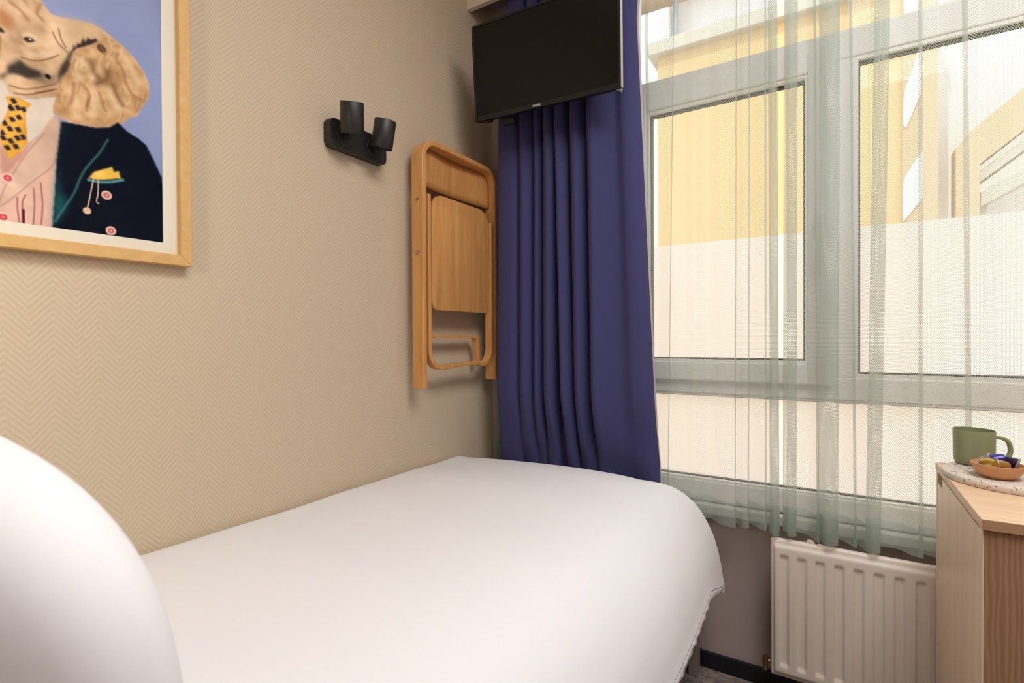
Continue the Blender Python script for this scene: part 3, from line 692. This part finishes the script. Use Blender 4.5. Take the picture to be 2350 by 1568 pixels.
    for i in range(90):                                             # brush strokes of wrinkles on the ear and the face
        y, z = rr.uniform(-1390, -1180), rr.uniform(1430, 1680); a = rr.normal(1.9, 0.35); l = rr.uniform(8, 24)
        s = line([(y, z), (y + 3 * math.cos(a * 2), z - l / 2), (y + l * math.cos(a) * 0.6, z - l)], rr.uniform(0.5, 1.8), 3.2) * 0.5
        put(s * earm, (240, 212, 178) if i % 2 else (156, 104, 70))
    for i in range(110):
        y, z = rr.uniform(-1540, -1300), rr.uniform(1500, 1890); l = rr.uniform(10, 30)
        s = line([(y, z), (y + l * 0.6, z + rr.uniform(-2, 2)), (y + l, z - rr.uniform(0, 9))], rr.uniform(0.5, 1.5), 3) * 0.45
        put(s * inside * (1 - earm), (238, 208, 176) if i % 2 else (140, 96, 66))
    for k, c in (('w9', 0.5), ('w11', 0.6), ('w13', 0.4)): put(line(A[k], 5, 9) * c, (120, 86, 62))
    put(mask(A['muz'], 3) * 0.35 * np.clip(0.5 + n1 * 0.6, 0, 1), (60, 50, 46))
    put(mask(A['jack']), toned((224, 180, 164), 2, 4, 4)); put(mask(A['lap1'], 0.9), toned((222, 184, 166), 2, 5, 4)); put(line(A['lap1'], 1.0, 1.6) * 0.5, (170, 120, 116))
    put(mask(A['lap2'], 0.9), toned((206, 154, 142), 2, 4, 4))
    for k in ('str1', 'str2', 'str3', 'str4'): put(line(A[k], 1.0, 1.4) * 0.7, (150, 70, 78))
    put(line(A['dark2'], 1.8, 1.2), (90, 40, 52))
    tk = np.array(A['trunk'], float)
    put(line(tk, 19, 2), (176, 128, 94)); put(line(tk, 16, 6), toned((222, 180, 144), 3, 8, 6))
    put(mask(A['tie'], 0.7), toned((234, 176, 74), 2, 8, 6)); put(line(A['tie'], 1.6, 3) * 0.55 * mask(A['tie'], 0.7), (222, 110, 40))
    for y, z in A['dia']:
        put(mask([(y - 4.4, z + 1.6), (y + 1.0, z + 4.8), (y + 4.8, z - 1.6), (y - 0.6, z - 4.8)], 0.5) * 0.95 * mask(A['tie'], 0.5), (44, 34, 52))
    put(mask(A['blaz'], 0.8), toned((17, 21, 34), 0.6, 0.8, 0.8)); put(mask(A['teal'], 3.5) * (0.75 + 0.18 * np.clip(n2, -1, 1)), (38, 100, 106)); put(line(A['lapline'], 1.6, 3.0) * 0.7, (70, 132, 134))
    put(line(A['pockline'], 2.6, 1.5) * 0.9, (86, 150, 156)); put(mask(A['pock'], 0.7), toned((240, 192, 86), 2, 8, 4)); put(line(A['pock'][:4], 0.8, 1.6) * 0.6, (204, 120, 52))
    for k in ('s1', 's2'): put(line(A[k], 0.9, 0.8), (222, 186, 160))
    D = A['dots']
    def dot(k, r, c): y, z = D[k]; put(np.clip((r - np.hypot(YY - y, ZZ - z)) / 1.2 + 0.5, 0, 1), c)
    dot('p1', 6, (226, 190, 164)); dot('d1', 4, (40, 34, 34)); dot('spot', 7, (110, 84, 66)); dot('eyeh', 1.3, (236, 228, 220))
    for k in ('b1', 'b2', 'b3', 'b4'): dot(k, 8, (232, 196, 186)); dot(k, 5, (206, 110, 110) if k in ('b1', 'b2') else (214, 70, 90)); dot(k, 1.5, (236, 190, 180))
    img = np.clip(img, 0, 255) / 255
    lin = np.where(img <= 0.04045, img / 12.92, ((img + 0.055) / 1.055) ** 2.4)
    co = np.stack([np.full(YY.shape, 0.0082), YY / 1000, ZZ / 1000], -1)
    me = grid_mesh('print', co)
    ca = me.color_attributes.new('paint', 'FLOAT_COLOR', 'POINT')
    ca.data.foreach_set('color', np.concatenate([lin, np.ones((nz, ny, 1))], -1).reshape(-1).astype(np.float32))
    t = NT('art_print'); t.set(0.8, 0, 0.02)
    a = t.node('ShaderNodeVertexColor'); a.layer_name = 'paint'; t.base(a.outputs[0])
    o = link('print', me, t.m, pic); o.location = -wl(pic); o['label'] = 'painted print of a suited elephant'
paint_print()
part('backing', bx((0.001, y0 + 0.004, z0 + 0.004), (0.0075, y1 - 0.004, z1 - 0.004)), M['mat'], pic)
part('glass', bx((0.0195, y0 + t * 0.7, z0 + t * 0.7), (0.021, y1 - t * 0.7, z1 - t * 0.7)), M['artglass'], pic)

# ================================================================== WALL LAMP
sc = tag(empty('wall_lamp', (0, -0.675, 1.55)), 'matt black double spot reading lamp on the herringbone wall', 'lamp')
pp = rrect(-0.774, -0.580, 1.512, 1.584, 0.012)
part('back_plate', prism(bmesh.new(), pp, 0, 0.0, 0.027, 0.002), M['black'], sc)
for yc, ax_top, cen in ((-0.728, Vector((0.25, -0.22, 0.94)), Vector((0.078, -0.748, 1.577))), (-0.626, Vector((0.25, -0.03, 0.97)), Vector((0.078, -0.640, 1.570)))):
    b = bmesh.new()
    mt = Matrix.Translation((0.027, yc, 1.546)) @ Matrix.Rotation(PI / 2, 4, 'Y')
    bm2 = lathe(bmesh.new(), [(0.0, 0.0), (0.0275, 0.0), (0.0275, 0.002), (0.0262, 0.0035), (0.0, 0.0035)], 40); bmesh.ops.transform(bm2, matrix=mt, verts=bm2.verts)
    ds = autosmooth(part('swivel_disc', bm2, M['black'], sc))
    b = bmesh.new(); d = ax_top.normalized(); low = cen - d * 0.022
    cyl(b, (0.027, yc, 1.546), (0.046, yc, 1.546), 0.0085, 16); cyl(b, (0.044, yc - 0.001, 1.546), low, 0.0045, 12)
    part('stem', b, M['black'], sc)
    bm3 = lathe(bmesh.new(), [(0.024, -0.020), (0.0262, -0.037), (0.0285, -0.0375), (0.0292, -0.036), (0.0292, 0.036), (0.0280, 0.0375), (0.0, 0.0375)], 48)
    mm = Matrix.Translation(cen) @ d.to_track_quat('Z', 'Y').to_matrix().to_4x4()
    lathe_in = [(0.0, -0.018), (0.024, -0.018), (0.024, -0.020)]
    bmesh.ops.transform(bm3, matrix=mm, verts=bm3.verts)
    hd = autosmooth(part('lamp_head', bm3, M['black'], sc))
    bm4 = lathe(bmesh.new(), [(0.0, -0.024), (0.012, -0.026), (0.023, -0.021), (0.023, -0.018), (0.0, -0.018)], 32); bmesh.ops.transform(bm4, matrix=mm, verts=bm4.verts)
    part('lens', bm4, M['redled'], hd, True)

# ================================================================== FOLDING CHAIR ON THE WALL
ch = tag(empty('folding_chair', (0, -0.285, 0.855)), 'folded beech plywood chair hanging flat on the wall beside the blue curtain', 'chair')
def upath(ya, yb, zleg, ztop, r, n=10, x=0.0575):
    P = [(x, ya, zleg), (x, ya, ztop - r)]
    for i in range(1, n + 1): a = PI - (PI / 2) * i / n; P.append((x, ya + r + r * math.cos(a), ztop - r + r * math.sin(a)))
    P.append((x, yb - r, ztop))
    for i in range(1, n + 1): a = PI / 2 - (PI / 2) * i / n; P.append((x, yb - r + r * math.cos(a), ztop - r + r * math.sin(a)))
    P.append((x, yb, zleg)); return P
b = sweep(bmesh.new(), upath(-0.478, -0.094, 0.862, 1.612, 0.055), 0.016, 0.046, bev=0.002)
fr = autosmooth(part('outer_frame', b, M['beech'], ch, label='bent plywood back frame with both front legs'))
for zz in (1.432, 1.272):
    r = 0.0042 if zz > 1.4 else 0.0065
    part('screw', cyl(bmesh.new(), (0.060, -0.4885, zz), (0.060, -0.485, zz), r, 16), M['steel'], fr)
b = bmesh.new()                                                       # back panel, gently bowed
n = 40; g = np.zeros((6, n, 3))
for i in range(6):
    for j in range(n):
        u = j / (n - 1); yy = -0.470 + 0.368 * u; d_ = min(u, 1 - u) * 0.368; zt_ = 1.604 - (0.048 - math.sqrt(max(0, 0.048 ** 2 - (0.048 - d_) ** 2)) if d_ < 0.048 else 0); g[i, j] = (0.052 - 0.015 * math.sin(PI * u), yy, 1.483 + (zt_ - 1.483) * i / 5)
bp = link('backrest', grid_mesh('backrest', g), M['beech'], ch, True); bp.location = -wl(ch)
sd = bp.modifiers.new('thickness', 'SOLIDIFY'); sd.thickness = 0.008; sd.offset = 0
P = [(0.066, -0.4535, 1.452), (0.066, -0.4535, 0.985)]
def arc(cy, cz, r, a0, a1, n=10, x=0.066): return [(x, cy + r * math.cos(math.radians(a0 + (a1 - a0) * i / n)), cz + r * math.sin(math.radians(a0 + (a1 - a0) * i / n))) for i in range(n + 1)]
P = [(0.066, -0.4535, 1.452)] + arc(-0.4535 + 0.058, 0.978, 0.058, 180, 270) + [(0.066, -0.33, 0.9235), (0.066, -0.25, 0.9265), (0.066, -0.20, 0.9255)] + arc(-0.119 - 0.058, 0.978, 0.058, 270, 360) + [(0.066, -0.119, 1.425)]
b = sweep(bmesh.new(), P, 0.013, 0.027, bev=0.0015)
autosmooth(part('leg_frame', b, M['beech'], ch, label='bent plywood rear leg loop'))
sp_ = [(-0.436, 1.128), (-0.428, 1.108), (-0.410, 1.100), (-0.150, 1.100), (-0.136, 1.105), (-0.128, 1.122), (-0.128, 1.405)]
for i in range(9): a = math.radians(90 * i / 8); sp_.append((-0.128 - 0.052 + 0.052 * math.cos(a), 1.410 + 0.052 * math.sin(a)))
for i in range(9): a = math.radians(90 + 90 * i / 8); sp_.append((-0.436 + 0.052 + 0.052 * math.cos(a), 1.410 + 0.052 * math.sin(a)))
autosmooth(part('seat', prism(bmesh.new(), sp_, 0, 0.062, 0.072, 0.002), M['beech'], ch))
P = [(0.040, -0.440, 1.0175), (0.040, -0.19, 1.0175)] + arc(-0.166 - 0.022, 0.9955, 0.022, 90, 0, 8, 0.040) + [(0.040, -0.163, 0.93)]
autosmooth(part('stretcher', sweep(bmesh.new(), P, 0.010, 0.024, bev=0.0015), M['beech'], ch))
part('hanging_hook', bx((0.0, -0.30, 1.52), (0.036, -0.27, 1.56), 0.003), M['black'], ch)

# ================================================================== TELEVISION
tv = tag(empty('television', (0.376, -0.288, 1.860)), 'black flat television tilted down in front of the blue curtain', 'television')
def tv_matrix():
    ya, ti, ro = math.radians(-0.64), math.radians(6.42), math.radians(-1.99)
    r = Vector((math.cos(ya), math.sin(ya), 0)); n = Vector((math.sin(ya), -math.cos(ya), 0)); u = Vector((0, 0, 1))
    u2 = u * math.cos(ti) + n * math.sin(ti); r2 = r * math.cos(ro) + u2 * math.sin(ro); u3 = -r * math.sin(ro) + u2 * math.cos(ro)
    n3 = r2.cross(u3)          # towards the viewer
    m = Matrix((r2, -n3, u3)).transposed().to_4x4(); m.translation = (0.376, -0.288, 1.860); return m
tv.matrix_world = tv_matrix(); bpy.context.view_layer.update()
TW, TH = 0.25, 0.1475
def tpart(name, bm, mat, parent=tv, smooth=False, label=None):
    o = obj(name, bm, mat, parent, smooth)
    if label: o['label'] = label
    return o
b = bmesh.new()
prism(b, rrect(-TW, TW, -TH, TH, 0.004, 3), 1, 0.0, 0.016, 0.002)
prism(b, rrect(-TW + 0.05, TW - 0.05, -TH + 0.02, TH - 0.05, 0.02, 4), 1, 0.016, 0.045, 0.006)
cas = tpart('casing', b, M['blackplastic'])
b = bmesh.new(); w1, w2, w3, w4 = -TW + 0.0075, TW - 0.0075, -TH + 0.015, TH - 0.0075
for lo, hi in (((-TW, -0.0035, -TH), (TW, 0.0, w3)), ((-TW, -0.0035, w4), (TW, 0.0, TH)), ((-TW, -0.0035, w3), (w1, 0.0, w4)), ((w2, -0.0035, w3), (TW, 0.0, w4))): box(b, lo, hi, 0.0008)
bz = tpart('bezel', b, M['blackplastic'])
tpart('screen', bx((w1, -0.0012, w3), (w2, 0.0005, w4)), M['screen'])
tpart('lit_side_edge', bx((TW, -0.003, -TH + 0.002), (TW + 0.0016, 0.012, TH), 0.0005), M['steel'], label='side edge with window light put into its bright colour')  # added steel strip standing for window light on the black side
tpart('lit_corner', prism(bmesh.new(), [(TW - 0.018, -TH), (TW, -TH), (TW - 0.002, -TH - 0.009)], 1, 0.001, 0.012), M['steel'])  # added steel wedge, the same window light at the lower corner
tpart('sensor', bx((-TW + 0.035, 0.0, -TH - 0.007), (-TW + 0.060, 0.014, -TH), 0.002), M['blackplastic'])
fc = bpy.data.curves.new('lettering', 'FONT'); fc.body = 'PHILIPS'; fc.size = 0.0085; fc.extrude = 0.0003; fc.align_x = 'CENTER'; fc.offset = 0.00022
tmp = bpy.data.objects.new('lettering', fc); COL.objects.link(tmp); bpy.context.view_layer.update()
me = bpy.data.meshes.new_from_object(tmp.evaluated_get(bpy.context.evaluated_depsgraph_get())); bpy.data.objects.remove(tmp); bpy.data.curves.remove(fc)
lo = link('lettering', me, M['logo'], bz); lo.location = (-0.018, -0.0038, -TH + 0.0045); lo.rotation_euler = (PI / 2, 0, 0)
lo['label'] = 'small silver maker lettering'
b = bmesh.new(); box(b, (-0.05, 0.045, -0.09), (0.05, 0.055, 0.02), 0.003); box(b, (-0.03, 0.052, -0.02), (0.03, 0.068, 0.05), 0.003)
tpart('wall_bracket', b, M['blackplastic'])
pole = cyl(bmesh.new(), (0.383, -0.216, 1.84), (0.383, -0.216, H), 0.014, 20); box(pole, (0.333, -0.256, H - 0.008), (0.433, -0.176, H), 0.002)
pl_ = obj('mounting_pole', pole, M['blackplastic'], tv); pl_.matrix_parent_inverse = tv.matrix_world.inverted()
tpart('cable_box', bx((-0.165, 0.018, -TH - 0.020), (-0.115, 0.045, -TH + 0.002), 0.005), M['skirting'])

# ================================================================== RADIATOR
RX0, RX1, RZ0, RZ1, RYF = 0.976, 1.86, 0.095, 0.466, -0.100
rd = tag(empty('radiator', ((RX0 + RX1) / 2, -0.05, RZ0)), 'white ribbed panel radiator below the window', 'radiator')
nx, nz = 440, 90
xs = np.linspace(RX0, RX1, nx); zs = np.linspace(RZ0, RZ1, nz); XX, ZZ = np.meshgrid(xs, zs)
def ss(a, b, x): t = np.clip((x - a) / (b - a), 0, 1); return t * t * (3 - 2 * t)
pitch = 0.0415; ph = np.mod(XX - RX0 - 0.020, pitch) / pitch
rib = ss(0.0, 0.10, ph) * (1 - ss(0.42, 0.62, ph))                        # raised flute with a sharp and a soft flank
win_ = ss(RZ0 + 0.030, RZ0 + 0.040, ZZ) * (1 - ss(RZ1 - 0.048, RZ1 - 0.036, ZZ)) * ss(RX0 + 0.020, RX0 + 0.026, XX) * (1 - ss(RX1 - 0.026, RX1 - 0.020, XX))
field = ss(RX0 + 0.006, RX0 + 0.012, XX) * (1 - ss(RX1 - 0.012, RX1 - 0.006, XX)) * ss(RZ0 + 0.008, RZ0 + 0.016, ZZ) * (1 - ss(RZ1 - 0.020, RZ1 - 0.010, ZZ))
dep = field * 0.007 - rib * win_ * 0.006
edge = np.minimum(np.minimum(XX - RX0, RX1 - XX), np.minimum(ZZ - RZ0, RZ1 - ZZ)); rnd = 0.004 * (1 - np.clip(edge / 0.004, 0, 1)) ** 2
co = np.stack([XX, RYF - dep + rnd, ZZ], -1)
pn = link('front_panel', grid_mesh('front_panel', co), M['radiator'], rd, True); pn.location = -wl(rd)
b = bmesh.new(); prism(b, rrect(RX0 + 0.0005, RX1, RZ0, RZ1, 0.008, 4), 1, RYF + 0.0035, RYF + 0.016, 0.001)
part('panel_back', b, M['radiator'], rd)
b = bmesh.new()
for k in range(20): box(b, (RX0 + 0.06 + k * 0.038, RYF + 0.016, RZ0 + 0.03), (RX0 + 0.062 + k * 0.038, RYF + 0.045, RZ1 - 0.03))
part('convector_fins', b, M['radiator'], rd)
part('wall_bracket', bx((1.05, RYF + 0.016, 0.15), (1.08, 0.0, 0.44)), M['radiator'], rd); part('wall_bracket', bx((1.70, RYF + 0.016, 0.15), (1.73, 0.0, 0.44)), M['radiator'], rd)
part('top_clip', prism(bmesh.new(), rrect(1.060, 1.078, RZ1 - 0.004, RZ1 + 0.010, 0.005, 4), 1, RYF + 0.006, RYF + 0.010), M['radiator'], rd)
part('top_clip', bx((1.086, RYF + 0.002, RZ1 - 0.002), (1.098, RYF + 0.010, RZ1 + 0.004), 0.001), M['radiator'], rd)
b = bmesh.new(); cyl(b, (0.964, RYF + 0.02, 0.118), (0.980, RYF + 0.02, 0.118), 0.005, 12); cyl(b, (0.961, RYF + 0.02, 0.108), (0.961, RYF + 0.02, 0.128), 0.0085, 6); cyl(b, (0.961, RYF + 0.02, 0.092), (0.961, RYF + 0.02, 0.110), 0.0065, 16)
part('valve', b, M['brass'], rd, label='small brass valve')

# ================================================================== CABINET
CX0, CX1, CY0, CY1, CZ = 1.322, 1.80, -0.563, -0.128, 0.722
cb = tag(empty('cabinet', ((CX0 + CX1) / 2, (CY0 + CY1) / 2, 0)), 'light oak cabinet with a notched door in front of the radiator', 'cabinet')
part('top', bx((CX0 - 0.002, CY0 - 0.002, CZ - 0.017), (CX1, CY1, CZ), 0.0012), M['oaktop'], cb)
part('edge_shade', bx((CX0 - 0.0015, CY0 - 0.0028, CZ - 0.0168), (CX1, CY0 - 0.0018, CZ - 0.0006)), M['edgeshade'], cb, label='front edge strip with shade put into its brown')  # added strip whose brown holds the shade on the top's front edge
b = bmesh.new()
box(b, (CX0, CY1 - 0.012, 0.0), (CX1, CY1, CZ - 0.017), 0.0008); box(b, (CX0, CY0 + 0.0035, 0.0), (CX0 + 0.0016, CY0 + 0.024, CZ - 0.017), 0.0004)
box(b, (CX0 + 0.02, CY0 + 0.02, 0.0), (CX1, CY1 - 0.012, 0.06)); box(b, (CX0 + 0.10, CY0 + 0.02, 0.06), (CX0 + 0.11, CY1 - 0.012, CZ - 0.017))
part('carcass', b, M['oak'], cb)
part('side_panel', bx((CX0 + 0.0016, CY0 + 0.0035, 0.0), (CX1, CY0 + 0.022, CZ - 0.0195), 0.0003), M['shadedside'], cb, label='grained side panel, browner with shade in its colour')
dy0, dy1, dz0, dz1 = CY0 + 0.027, CY1 - 0.015, 0.03, CZ - 0.024
door = [(dy0, dz0), (dy1, dz0), (dy1, dz1 - 0.022), (dy1 - 0.055, dz1 - 0.022), (dy1 - 0.055, dz1), (dy0, dz1)]
part('door', prism(bmesh.new(), door, 0, CX0 + 0.001, CX0 + 0.019, 0.0010), M['oak'], cb)

# ================================================================== THINGS ON THE CABINET
def lathe_obj(name, prof, loc, mat, n=64, parent=None):
    o = autosmooth(obj(name, lathe(bmesh.new(), prof, n), mat, parent), 50)
    if loc: o.location = loc
    return o
TX, TY, TR = 1.435, -0.258, 0.122
tr = lathe_obj('serving_board', [(0, 0), (TR - 0.002, 0), (TR, 0.002), (TR, 0.012), (TR - 0.002, 0.014), (0, 0.014)], (TX, TY, CZ), M['terrazzo'], 96)
tag(tr, 'round speckled terrazzo board lying on the oak cabinet', 'tray')
TZ = CZ + 0.014
mg = tag(empty('mug', (1.377, -0.186, TZ)), 'matt green mug standing on the terrazzo board', 'mug')
o = lathe_obj('body', [(0, 0), (0.027, 0), (0.0315, 0.003), (0.0345, 0.011), (0.0355, 0.0735), (0.0350, 0.0750), (0.0335, 0.0745), (0.0322, 0.013), (0.027, 0.006), (0, 0.006)], None, M['mug'], 64, mg)
hp = catmull([(0.033, 0, 0.060), (0.046, 0, 0.059), (0.057, 0, 0.053), (0.0615, 0, 0.041), (0.061, 0, 0.026), (0.053, 0, 0.015), (0.033, 0, 0.011)], 8)
hb = sweep(bmesh.new(), hp, 0.0075, 0.011, up=(0, 1, 0), bev=0.0025)
hd = autosmooth(obj('handle', hb, M['mug'], mg), 50); hd.rotation_euler = (0, 0, math.radians(12))
BX, BY = 1.392, -0.303
bw = lathe_obj('bowl', [(0, 0), (0.018, 0), (0.022, 0.001), (0.033, 0.010), (0.0395, 0.022), (0.041, 0.0275), (0.0398, 0.028), (0.0375, 0.022), (0.031, 0.012), (0.020, 0.0045), (0, 0.004)], (BX, BY, TZ), M['bowl'], 64)
tag(bw, 'small tan bowl holding coffee capsules on the terrazzo board', 'bowl')
def capsule(loc, rot, mat, label):
    e = tag(empty('coffee_capsule', loc, rot), label, 'coffee capsule', 'coffee capsules in the tan bowl')
    lathe_obj('cup', [(0, 0.0215), (0.0065, 0.0215), (0.0095, 0.0175), (0.0125, 0.0)], None, mat, 36, e)
    lathe_obj('rim', [(0, -0.0005), (0.0125, -0.001), (0.0152, -0.0006), (0.0156, 0.0004), (0.0150, 0.0012), (0.0125, 0.0010)], None, M['rim'], 36, e)
R_ = math.radians
capsule((1.372, -0.318, TZ + 0.0275), (R_(78), R_(0), R_(24)), M['gold'], 'gold capsule seen bottom first at the left of the bowl')
capsule((1.384, -0.322, TZ + 0.0275), (R_(0), R_(93), R_(8)), M['gold'], 'gold capsule lying on its side at the front of the bowl')
capsule((1.385, -0.296, TZ + 0.0310), (R_(64), R_(20), R_(60)), M['indigo'], 'indigo capsule at the back of the bowl beside the mug')
capsule((1.420, -0.302, TZ + 0.0280), (R_(0), R_(-72), R_(-20)), M['purple'], 'dark purple capsule at the right of the bowl')
pk = lathe_obj('cup', [(0, 0), (0.030, 0), (0.036, 0.006), (0.037, 0.070), (0.035, 0.070), (0.034, 0.008), (0, 0.006)], (1.515, -0.215, TZ), M['pink'], 48)
tag(pk, 'pale pink cup cropped by the right edge of the picture', 'cup')
